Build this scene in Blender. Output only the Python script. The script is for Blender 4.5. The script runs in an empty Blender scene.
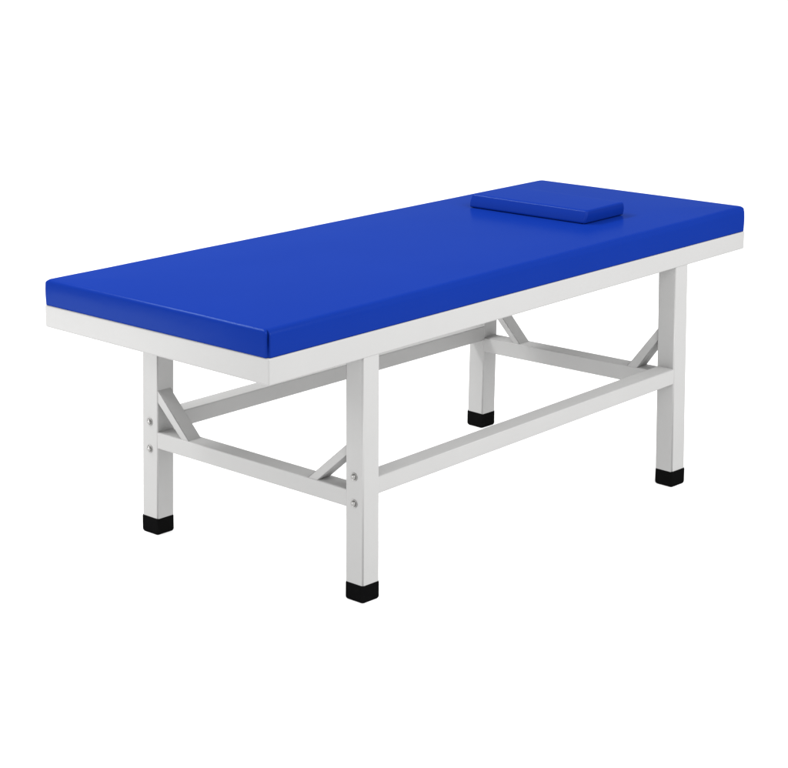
import bpy, bmesh, math
from mathutils import Vector, Matrix

scene = bpy.context.scene
col = scene.collection

# ------------------------------------------------------------------ helpers
CX, CY = 0.925, 0.383            # centre of the bed on the floor


def link(name, bm, mat, parent=None, smooth=True, weighted=True):
    me = bpy.data.meshes.new(name)
    bmesh.ops.recalc_face_normals(bm, faces=bm.faces)
    bm.to_mesh(me)
    bm.free()
    me.materials.append(mat)
    if smooth:
        for p in me.polygons:
            p.use_smooth = True
    o = bpy.data.objects.new(name, me)
    col.objects.link(o)
    if parent:
        o.parent = parent
    if weighted:
        m = o.modifiers.new('weighted_normals', 'WEIGHTED_NORMAL')
        m.keep_sharp = True
        m.weight = 80
    return o


def L3(p):
    return Vector((p[0] - CX, p[1] - CY, p[2]))


def prism(q0, q1, r=0.003, seg=3, caps=False):
    """solid between two quads (each four points in the same winding)"""
    bm = bmesh.new()
    a = [bm.verts.new(L3(p)) for p in q0]
    b = [bm.verts.new(L3(p)) for p in q1]
    bm.faces.new(a)
    bm.faces.new(b[::-1])
    longs = []
    for i in range(4):
        j = (i + 1) % 4
        bm.faces.new((a[j], a[i], b[i], b[j]))
    bm.edges.ensure_lookup_table()
    for e in bm.edges:
        v0, v1 = e.verts
        if caps or ((v0 in a) != (v1 in a)):
            longs.append(e)
    bmesh.ops.bevel(bm, geom=longs, offset=r, segments=seg, profile=0.5, affect='EDGES')
    return bm


def lathe(profile, n=28):
    """profile: (radius, height) revolved about +z"""
    bm = bmesh.new()
    rings = []
    for r, z in profile:
        if r < 1e-6:
            rings.append([bm.verts.new((0, 0, z))])
        else:
            rings.append([bm.verts.new((r * math.cos(2 * math.pi * k / n), r * math.sin(2 * math.pi * k / n), z)) for k in range(n)])
    for A, B in zip(rings, rings[1:]):
        if len(B) == 1:
            for k in range(n):
                bm.faces.new((A[k], A[(k + 1) % n], B[0]))
        elif len(A) == 1:
            for k in range(n):
                bm.faces.new((A[0], B[(k + 1) % n], B[k]))
        else:
            for k in range(n):
                bm.faces.new((A[k], A[(k + 1) % n], B[(k + 1) % n], B[k]))
    return bm


def tag(o, label=None, cat=None, group=None, kind=None):
    if label:
        o['label'] = label
    if cat:
        o['category'] = cat
    if group:
        o['group'] = group
    if kind:
        o['kind'] = kind


# ---------------------------------------------------------------- materials
def new_mat(name):
    m = bpy.data.materials.new(name)
    m.use_nodes = True
    nt = m.node_tree
    return m, nt, nt.nodes['Principled BSDF']


def add_bump(nt, bsdf, scale, strength, dist, detail=3, kind='NOISE'):
    tc = nt.nodes.new('ShaderNodeTexCoord')
    if kind == 'NOISE':
        tx = nt.nodes.new('ShaderNodeTexNoise')
        tx.inputs['Detail'].default_value = detail
        out = tx.outputs['Fac']
    else:
        tx = nt.nodes.new('ShaderNodeTexVoronoi')
        out = tx.outputs['Distance']
    tx.inputs['Scale'].default_value = scale
    bp = nt.nodes.new('ShaderNodeBump')
    bp.inputs['Strength'].default_value = strength
    bp.inputs['Distance'].default_value = dist
    nt.links.new(tc.outputs['Object'], tx.inputs['Vector'])
    nt.links.new(out, bp.inputs['Height'])
    nt.links.new(bp.outputs['Normal'], bsdf.inputs['Normal'])
    return tc, bp


def vary(nt, bsdf, tc, c0, c1, scale):
    tx = nt.nodes.new('ShaderNodeTexNoise')
    tx.inputs['Scale'].default_value = scale
    tx.inputs['Detail'].default_value = 4
    mx = nt.nodes.new('ShaderNodeMix')
    mx.data_type = 'RGBA'
    mx.inputs[6].default_value = (*c0, 1)
    mx.inputs[7].default_value = (*c1, 1)
    nt.links.new(tc.outputs['Object'], tx.inputs['Vector'])
    nt.links.new(tx.outputs['Fac'], mx.inputs[0])
    nt.links.new(mx.outputs[2], bsdf.inputs['Base Color'])


def sheen(nt, b, amount, rough, tint, graze=0.0):
    """a thin, even gloss over the base, as on wiped vinyl and rubber"""
    b.inputs['Specular IOR Level'].default_value = 0.0
    gl = nt.nodes.new('ShaderNodeBsdfGlossy')
    gl.inputs['Color'].default_value = (*tint, 1)
    gl.inputs['Roughness'].default_value = rough
    if b.inputs['Normal'].links:
        nt.links.new(b.inputs['Normal'].links[0].from_socket, gl.inputs['Normal'])
    mx = nt.nodes.new('ShaderNodeMixShader')
    fz = nt.nodes.new('ShaderNodeFresnel')
    fz.inputs['IOR'].default_value = 1.06
    ma = nt.nodes.new('ShaderNodeMath')
    ma.operation = 'MULTIPLY_ADD'
    ma.inputs[1].default_value = graze
    ma.inputs[2].default_value = amount
    nt.links.new(fz.outputs[0], ma.inputs[0])
    nt.links.new(ma.outputs[0], mx.inputs[0])
    nt.links.new(b.outputs[0], mx.inputs[1])
    nt.links.new(gl.outputs[0], mx.inputs[2])
    nt.links.new(mx.outputs[0], nt.nodes['Material Output'].inputs['Surface'])


vinyl, nt, b = new_mat('blue_vinyl')
tc, bp = add_bump(nt, b, 420, 0.05, 0.0006)
vary(nt, b, tc, (0.0026, 0.0176, 0.172), (0.0032, 0.0196, 0.184), 5)
sheen(nt, b, 0.005, 0.2, (0.6, 0.85, 1.0), 0.175)

paint, nt, b = new_mat('white_powder_coat')
tc, bp = add_bump(nt, b, 260, 0.05, 0.0005)
vary(nt, b, tc, (0.322, 0.320, 0.317), (0.340, 0.338, 0.335), 9)
sheen(nt, b, 0.02, 0.3, (1, 1, 1), 0.25)

rubber, nt, b = new_mat('black_rubber')
tc, bp = add_bump(nt, b, 300, 0.1, 0.0006)
vary(nt, b, tc, (0.0012, 0.0012, 0.0013), (0.0024, 0.0024, 0.0024), 25)
sheen(nt, b, 0.0025, 0.35, (1, 1, 1))

zinc, nt, b = new_mat('zinc_plated_steel')
b.inputs['Metallic'].default_value = 1.0
b.inputs['Roughness'].default_value = 0.28
tc, bp = add_bump(nt, b, 500, 0.05, 0.0003)
vary(nt, b, tc, (0.24, 0.237, 0.232), (0.32, 0.316, 0.31), 60)

# translucency added to the white floor, letting light from below wash out shadows
white, nt, b = new_mat('white_opal_acrylic')
b.inputs['Roughness'].default_value = 0.9
b.inputs['Specular IOR Level'].default_value = 0.0
tc, bp = add_bump(nt, b, 60, 0.02, 0.001)
vary(nt, b, tc, (0.94, 0.94, 0.94), (0.955, 0.955, 0.955), 2)
tr = nt.nodes.new('ShaderNodeBsdfTranslucent')
tr.inputs['Color'].default_value = (0.95, 0.95, 0.95, 1)
mx = nt.nodes.new('ShaderNodeMixShader')
mx.inputs[0].default_value = 0.5
nt.links.new(b.outputs[0], mx.inputs[1])
nt.links.new(tr.outputs[0], mx.inputs[2])
nt.links.new(mx.outputs[0], nt.nodes['Material Output'].inputs['Surface'])

# ------------------------------------------------------------- measurements
LEN = 1.85
W = 0.7666
Z1, Z2, Z3 = 0.6075, 0.6709, 0.736
S = 0.0568                       # leg tube section
HC = 0.0455                      # foot cap height
LW = 0.0540                      # rail tube width


def bil(cn, cl, cr, cb):
    def f(x, y):
        u, v = x / LEN, y / W
        return cn * (1 - u) * (1 - v) + cl * (1 - u) * v + cr * u * (1 - v) + cb * u * v
    return f


# hand-made bed: no corner is exactly true
top_z = bil(Z3, Z3 - .0122, Z3 + .0018, Z3 - .0281)
seam_z = bil(Z2, Z2 - .0120, Z2 - .0026, Z2 - .018)
low_z = bil(Z1, Z1 - .0046, Z1 + .0113, Z1 + .004)
off_y = bil(-.0085, 0, 0, .004)         # frame outline
off_ym = bil(-.0065, 0, 0, -.0334)        # cushion outline

# --------------------------------------------------------------- the bed
bed = bpy.data.objects.new('treatment_bed', None)
col.objects.link(bed)
bed.location = (CX, CY, 0)
bed.empty_display_size = 0.2
tag(bed, 'blue padded treatment bed on a white steel frame with black feet', 'treatment bed')


# cushion: loops round the outline, rounded at the top, gathered at the corners
def outline(hx, hy, r, n_c=12, n_l=60, n_w=24):
    """points round a rounded rectangle, with side normals and corner weight"""
    pts = []
    segs = [((hx, -hy + r), (hx, hy - r), (1, 0), n_w), ((hx - r, hy), (-hx + r, hy), (0, 1), n_l),
            ((-hx, hy - r), (-hx, -hy + r), (-1, 0), n_w), ((-hx + r, -hy), (hx - r, -hy), (0, -1), n_l)]
    ang = 0.0
    for (p, q, nrm, n) in segs:
        for k in range(n):
            t = k / n
            t = 0.5 - 0.5 * math.cos(math.pi * t)
            pts.append((p[0] + (q[0] - p[0]) * t, p[1] + (q[1] - p[1]) * t, nrm[0], nrm[1], 0.0))
        cx = q[0] - nrm[0] * r
        cy = q[1] - nrm[1] * r
        a0 = math.atan2(nrm[1], nrm[0])
        for k in range(n_c):
            a = a0 + (math.pi / 2) * k / n_c
            pts.append((cx + r * math.cos(a), cy + r * math.sin(a), math.cos(a), math.sin(a), math.sin(2 * (a - a0))))
    return pts


def pad(lx, ly, h, r_end, r_side, rc, bulge, fz0, fz1, fy, x0=0.0, y0=0.0, dome=0.0, pleat=0.0, bot=0.002):
    bm = bmesh.new()
    prof = []          # (inset factor 0..1 of edge radius, extra inset, height fraction info)
    rings = []
    hx, hy = lx / 2, ly / 2
    levels = []
    for k in range(4):                       # tucked-in lower edge
        t = k / 3
        levels.append((0, bot * (1 - t) ** 2, t * 0.12 * h, 0))
    for k in range(1, 9):                    # wall
        t = k / 8
        levels.append((0, -bulge * math.sin(math.pi * t) , 0.12 * h + t * (h * 0.88 - r_side), 0))
    for k in range(1, 9):                    # shoulder
        a = (math.pi / 2) * k / 8
        levels.append((1 - math.cos(a), 0, (h, math.sin(a)), 0))
    for d in (0.008, 0.02, 0.045, 0.09, 0.15, 0.22, 0.3):
        if d < min(hx, hy) - max(r_end, r_side) - 0.02:
            levels.append((1, d, (h, 1), dome * min(1, d / 0.12)))
    for (f, ins, z, dm) in levels:
        ring = []
        dx, dy = r_end * f + ins, r_side * f + ins
        rr = max(rc - 0.6 * max(0, ins), 0.004)
        for (x, y, nx, ny, cw) in outline(hx - dx, hy - dy, rr):
            if isinstance(z, tuple):
                rl = r_end * abs(nx) ** 2 + r_side * abs(ny) ** 2
                zz = h - rl + rl * z[1]
                hfrac = 1.0
            else:
                wl = h * 0.12
                rl = r_end * abs(nx) ** 2 + r_side * abs(ny) ** 2
                # stretch the wall up to the local shoulder
                zz = z if z <= wl else wl + (z - wl) / (h * 0.88 - r_side) * (h * 0.88 - rl)
                hfrac = zz / h
            if pleat and cw > 0:
                amt = pleat * (1.0 if nx < 0 and ny < 0 else 0.2) * max(0.0, 1 - abs(cw - 1) * 2.2) * max(0, 1 - f * 1.3) * min(1, 0.35 + hfrac)
                x -= nx * amt
                y -= ny * amt
            X, Y = x + hx + x0, y + hy + y0
            # hand-stretched cover: the walls wander by a fraction of a millimetre
            wob = .0006 * (math.sin(X * 11 + Y * 7) + .6 * math.sin(X * 29 - Y * 23 + 1.3)) * min(1, hfrac * 1.5)
            X -= nx * wob
            Y -= ny * wob
            v = zz / h
            Z = fz0(X, Y) * (1 - v) + fz1(X, Y) * v + dm
            ring.append(bm.verts.new(L3((X, Y + fy(X, Y), Z))))
        rings.append(ring)
    n = len(rings[0])
    for A, B in zip(rings, rings[1:]):
        for k in range(n):
            bm.faces.new((A[k], A[(k + 1) % n], B[(k + 1) % n], B[k]))
    bm.faces.new(rings[-1])
    bm.faces.new(rings[0][::-1])
    return bm


bm = pad(LEN + .0022, W + .0010, 0.0651, 0.0090, 0.0170, 0.0105, 0.0006,
         lambda x, y: seam_z(x, y) + .0006, top_z, off_ym, -0.0010, -0.0002, dome=0.002, pleat=0.011, bot=0.0006)
cushion = link('cushion', bm, vinyl, bed, weighted=False)

# white apron frame under the cushion: a ring of rectangular tube
bm = bmesh.new()
T = 0.03


def fr(x, y, z):
    return L3((x, y + off_y(x, y), z))


out = [(0, 0), (LEN, 0), (LEN, W), (0, W)]
inn = [(T, T), (LEN - T, T), (LEN - T, W - T), (T, W - T)]
ot = [bm.verts.new(fr(x, y, seam_z(x, y))) for x, y in out]
ob = [bm.verts.new(fr(x, y, low_z(x, y))) for x, y in out]
it = [bm.verts.new(fr(x, y, seam_z(x, y))) for x, y in inn]
ib = [bm.verts.new(fr(x, y, low_z(x, y))) for x, y in inn]
for i in range(4):
    j = (i + 1) % 4
    bm.faces.new((ob[i], ob[j], ot[j], ot[i]))
    bm.faces.new((ib[j], ib[i], it[i], it[j]))
    bm.faces.new((ot[i], ot[j], it[j], it[i]))
    bm.faces.new((ob[j], ob[i], ib[i], ib[j]))
edges = [e for e in bm.edges if all(v in ot + ob for v in e.verts)]
bmesh.ops.bevel(bm, geom=edges, offset=0.0045, segments=4, profile=0.5, affect='EDGES')
link('bed_frame', bm, paint, bed)


def quad_xy(x, y, z, s=S, g=0.0):
    return [(x - g, y - g, z), (x + s + g, y - g, z), (x + s + g, y + s + g, z), (x - g, y + s + g, z)]


# unseen board, added to close the frame and stop the cushion's blue bounce
bm = bmesh.new()
vs = []
for (x, y) in inn:
    px, py = (x - .004 if x < 1 else x + .004), (y - .004 if y < .4 else y + .004)
    vs.append((px, py))
bt = [bm.verts.new(fr(x, y, seam_z(x, y) - .004)) for x, y in vs]
bb = [bm.verts.new(fr(x, y, seam_z(x, y) - .016)) for x, y in vs]
bm.faces.new(bt)
bm.faces.new(bb[::-1])
for i in range(4):
    j = (i + 1) % 4
    bm.faces.new((bb[i], bb[j], bt[j], bt[i]))
link('base_board', bm, paint, bed, smooth=False, weighted=False)

# legs: (foot x, foot y), (top x, top y)
legs = {
    'NR': ((.3111, -.0083), (.3111, -.0055)),
    'NL': ((.3033, .7090), (.3099, .7030)),
    'FR': ((1.5420, -.0100), (1.5350, .0003)),
    'FL': ((1.6000, .7240), (1.5940, .7120)),
}
screw_z = {'NR': (.3145, .2478), 'NL': (.3010, .2290)}


def leg_at(k, z):
    (x0, y0), (x1, y1) = legs[k]
    t = z / Z1
    return x0 + (x1 - x0) * t, y0 + (y1 - y0) * t


for k in legs:
    xt, yt = leg_at(k, Z1 + .02)
    xb, yb = leg_at(k, HC - .012)
    zt = low_z(xt, max(0, yt)) + 0.004
    leg = link('leg', prism(quad_xy(xb, yb, HC - .012), quad_xy(xt, yt, zt), r=0.0042, seg=4), paint, bed)
    x0, y0 = legs[k][0]
    # rubber foot sleeve, slightly proud of the tube, softened at the floor
    bm = bmesh.new()
    lv = []
    for (z, g) in ((0.0, -.0035), (0.0012, -.0014), (0.004, .0006), (0.008, .0012), (HC - .003, .0012), (HC, .0002)):
        r = .0045
        ring = []
        for (cx, cy, a0) in ((x0 + S + g - r, y0 + S + g - r, 0), (x0 - g + r, y0 + S + g - r, 90), (x0 - g + r, y0 - g + r, 180), (x0 + S + g - r, y0 - g + r, 270)):
            for q in range(6):
                a = math.radians(a0 + 90 * q / 5)
                ring.append(bm.verts.new(L3((cx + r * math.cos(a), cy + r * math.sin(a), z))))
        lv.append(ring)
    n = len(lv[0])
    for A, B in zip(lv, lv[1:]):
        for q in range(n):
            bm.faces.new((A[q], A[(q + 1) % n], B[(q + 1) % n], B[q]))
    bm.faces.new(lv[0][::-1])
    bm.faces.new(lv[-1])
    link('rubber_foot', bm, rubber, leg)
    for z in screw_z.get(k, ()):
        prof = [(.0104, -.001), (.0104, .0012), (.0098, .0020), (.0086, .0016), (.0074, .0004), (.0066, .0004), (.0064, .0030), (.0056, .0048), (.0042, .0058), (.0024, .0063), (0, .0064)]
        bm = lathe(prof)
        xs, ys = leg_at(k, z)
        m = Matrix.Translation(L3((xs, ys + S * .5, z))) @ Matrix.Rotation(-math.pi / 2, 4, 'Y')
        bmesh.ops.transform(bm, matrix=m, verts=bm.verts)
        link('screw', bm, zinc, leg)


def vquad(x0, x1, y0, y1, z0, z1, axis):
    """vertical section: axis 'x' = section in the y-z plane at x0, 'y' = in the x-z plane at y0"""
    if axis == 'x':
        return [(x0, y0, z0), (x0, y1, z0), (x0, y1, z1), (x0, y0, z1)]
    return [(x0, y0, z0), (x1, y0, z0), (x1, y0, z1), (x0, y0, z1)]


E0, E1 = .2340, .2782
# end stretchers
for near, far, lift in (('NL', 'NR', 0.0), ('FL', 'FR', 0.040)):
    xl, yl = leg_at(near, .256)
    xr, yr = leg_at(far, .256)
    q0 = vquad(xl + .0012, xl + LW, yl + .003, 0, E0, E1, 'y')
    q1 = vquad(xr + .0012, xr + LW, yr + S - .003, 0, E0 + lift, E1 + lift, 'y')
    link('end_stretcher', prism(q0, q1, r=.0032), paint, bed)
    # corner braces
    for k, sgn in ((near, -1), (far, 1)):
        x, y = leg_at(k, .33)
        yf = y if sgn < 0 else y + S
        tabs = {'NL': (.357, .391, .0845, .114), 'NR': (.362, .390, .0955, .1275), 'FL': (.386, .415, .115, .142), 'FR': (.410, .446, .075, .112)}[k]
        zl, zh, dl, dh = tabs
        xa, xb = x + .0025, x + .046
        # x of the stretcher drifts between the legs
        def xr_at(yy):
            t = (yy - yl) / ((yr + S) - yl)
            return (xr - xl) * t + xl - x
        y1, y2 = yf + sgn * dl, yf + sgn * dh
        d1 = xr_at(y1)
        d2 = xr_at(y2)
        e = sgn * -.002
        q0 = [(xa, yf + e, zl), (xb, yf + e, zl), (xb, yf + e, zh), (xa, yf + e, zh)]
        z1_, z2_ = (E1 - .0015 + lift * (yy - yl) / (yr + S - yl) for yy in (y1, y2))
        q1 = [(xa + d1, y1, z1_), (xb + d1, y1, z1_), (xb + d2, y2, z2_), (xa + d2, y2, z2_)]
        link('brace', prism(q0, q1, r=.002, seg=3), paint, bed)

# long stretchers
for near, far, zn, zf, rev in (('NR', 'FR', (.2656, .3088), (.2932, .3364), False), ('NL', 'FL', (.2741, .3173), (.2694, .3126), True)):
    xn, yn = leg_at(near, .29)
    xf, yf = leg_at(far, .31)
    q0 = vquad(xn + S - .003, 0, yn + .0012, yn + LW, zn[0], zn[1], 'x')
    q1 = vquad(xf + .003, 0, yf + .0012, yf + LW, zf[0], zf[1], 'x')
    link('side_stretcher', prism(q0, q1, r=.0032), paint, bed)

# --------------------------------------------------------------- the pillow
PX, PY, PLX, PLY, PH = 1.371, .183, .168, .403, .0368


def on_cushion(x, y):
    return top_z(x, y) + .0014


bm = pad(PLX, PLY, PH, .0050, .0060, .006, .0012, on_cushion, lambda x, y: on_cushion(x, y) + PH,
         lambda x, y: 0.0, PX, PY, dome=0.0006, pleat=0.001, bot=0.009)
for v in bm.verts:                       # the front of the pad leans back a little
    u = (v.co.x + CX - PX) / PLX
    h = (v.co.z - on_cushion(PX, PY + PLY / 2)) / PH
    v.co.x += .011 * (h - .4) * (1 - u)
base = L3((PX + PLX / 2, PY + PLY / 2, on_cushion(PX + PLX / 2, PY + PLY / 2)))
bmesh.ops.translate(bm, verts=bm.verts, vec=-base)
pillow = link('head_pillow', bm, vinyl, None, weighted=False)
pillow.location = base + Vector((CX, CY, 0))
tag(pillow, 'small flat blue vinyl head pad lying on the far end of the blue bed', 'pillow')

# ------------------------------------------------------ the white studio floor
bm = bmesh.new()
bmesh.ops.create_grid(bm, x_segments=8, y_segments=8, size=40)
floor = link('floor', bm, white, None, weighted=False)
tag(floor, 'seamless white studio floor under the bed', 'floor', kind='structure')

# ------------------------------------------------------------------- light
w = bpy.data.worlds.new('World')
scene.world = w
w.use_nodes = True
bg = w.node_tree.nodes['Background']
bg.inputs['Color'].default_value = (1, 1, 1, 1)
bg.inputs['Strength'].default_value = 1.2


def softbox(name, loc, aim, sx, sy, power, colr=(1, 1, 1)):
    ld = bpy.data.lights.new(name, 'AREA')
    ld.shape = 'RECTANGLE'
    ld.size, ld.size_y = sx, sy
    ld.energy = power
    ld.color = colr
    o = bpy.data.objects.new(name, ld)
    col.objects.link(o)
    o.location = loc
    d = Vector(aim) - Vector(loc)
    o.rotation_euler = d.to_track_quat('-Z', 'Y').to_euler()
    return o


softbox('softbox_overhead', (0.0, 2.6, 3.1), (0.6, 0.4, 0.7), 2.8, 0.42, 115)
softbox('softbox_end', (-2.6, 0.9, 1.9), (0.6, 0.4, 0.7), 1.2, 1.0, 24)
softbox('leg_fill', (-0.8, 1.5, 0.22), (0.3, 0.7, 0.15), 0.6, 0.4, 4)  # added fill with no known source, brightens the near left leg
softbox('softbox_side', (1.1, -2.2, 2.5), (0.95, 0.0, 0.3), 2.6, 1.6, 80)

# ------------------------------------------------------------------- camera
cam_loc = Vector((-3.8699, -3.9256, 2.1985))
yaw, pitch, roll, fpx = 0.7406, -0.2802, 0.0088, 2553.65
cy_, sy_, cp_, sp_ = math.cos(yaw), math.sin(yaw), math.cos(pitch), math.sin(pitch)
fwd = Vector((cy_ * cp_, sy_ * cp_, sp_))
right = Vector((sy_, -cy_, 0))
up = right.cross(fwd)
r2 = math.cos(roll) * right + math.sin(roll) * up
u2 = -math.sin(roll) * right + math.cos(roll) * up
cd = bpy.data.cameras.new('camera')
cd.sensor_fit = 'HORIZONTAL'
cd.sensor_width = 36.0
cd.lens = fpx / 788 * 36.0
cd.clip_end = 500
cam = bpy.data.objects.new('camera', cd)
col.objects.link(cam)
M = Matrix((r2, u2, -fwd)).transposed().to_4x4()
M.translation = cam_loc
cam.matrix_world = M
scene.camera = cam

scene.view_settings.view_transform = 'Standard'
scene.view_settings.look = 'None'
scene.view_settings.exposure = 0.2
scene.view_settings.gamma = 1.0
scene.cycles.max_bounces = 8
scene.cycles.use_denoising = True
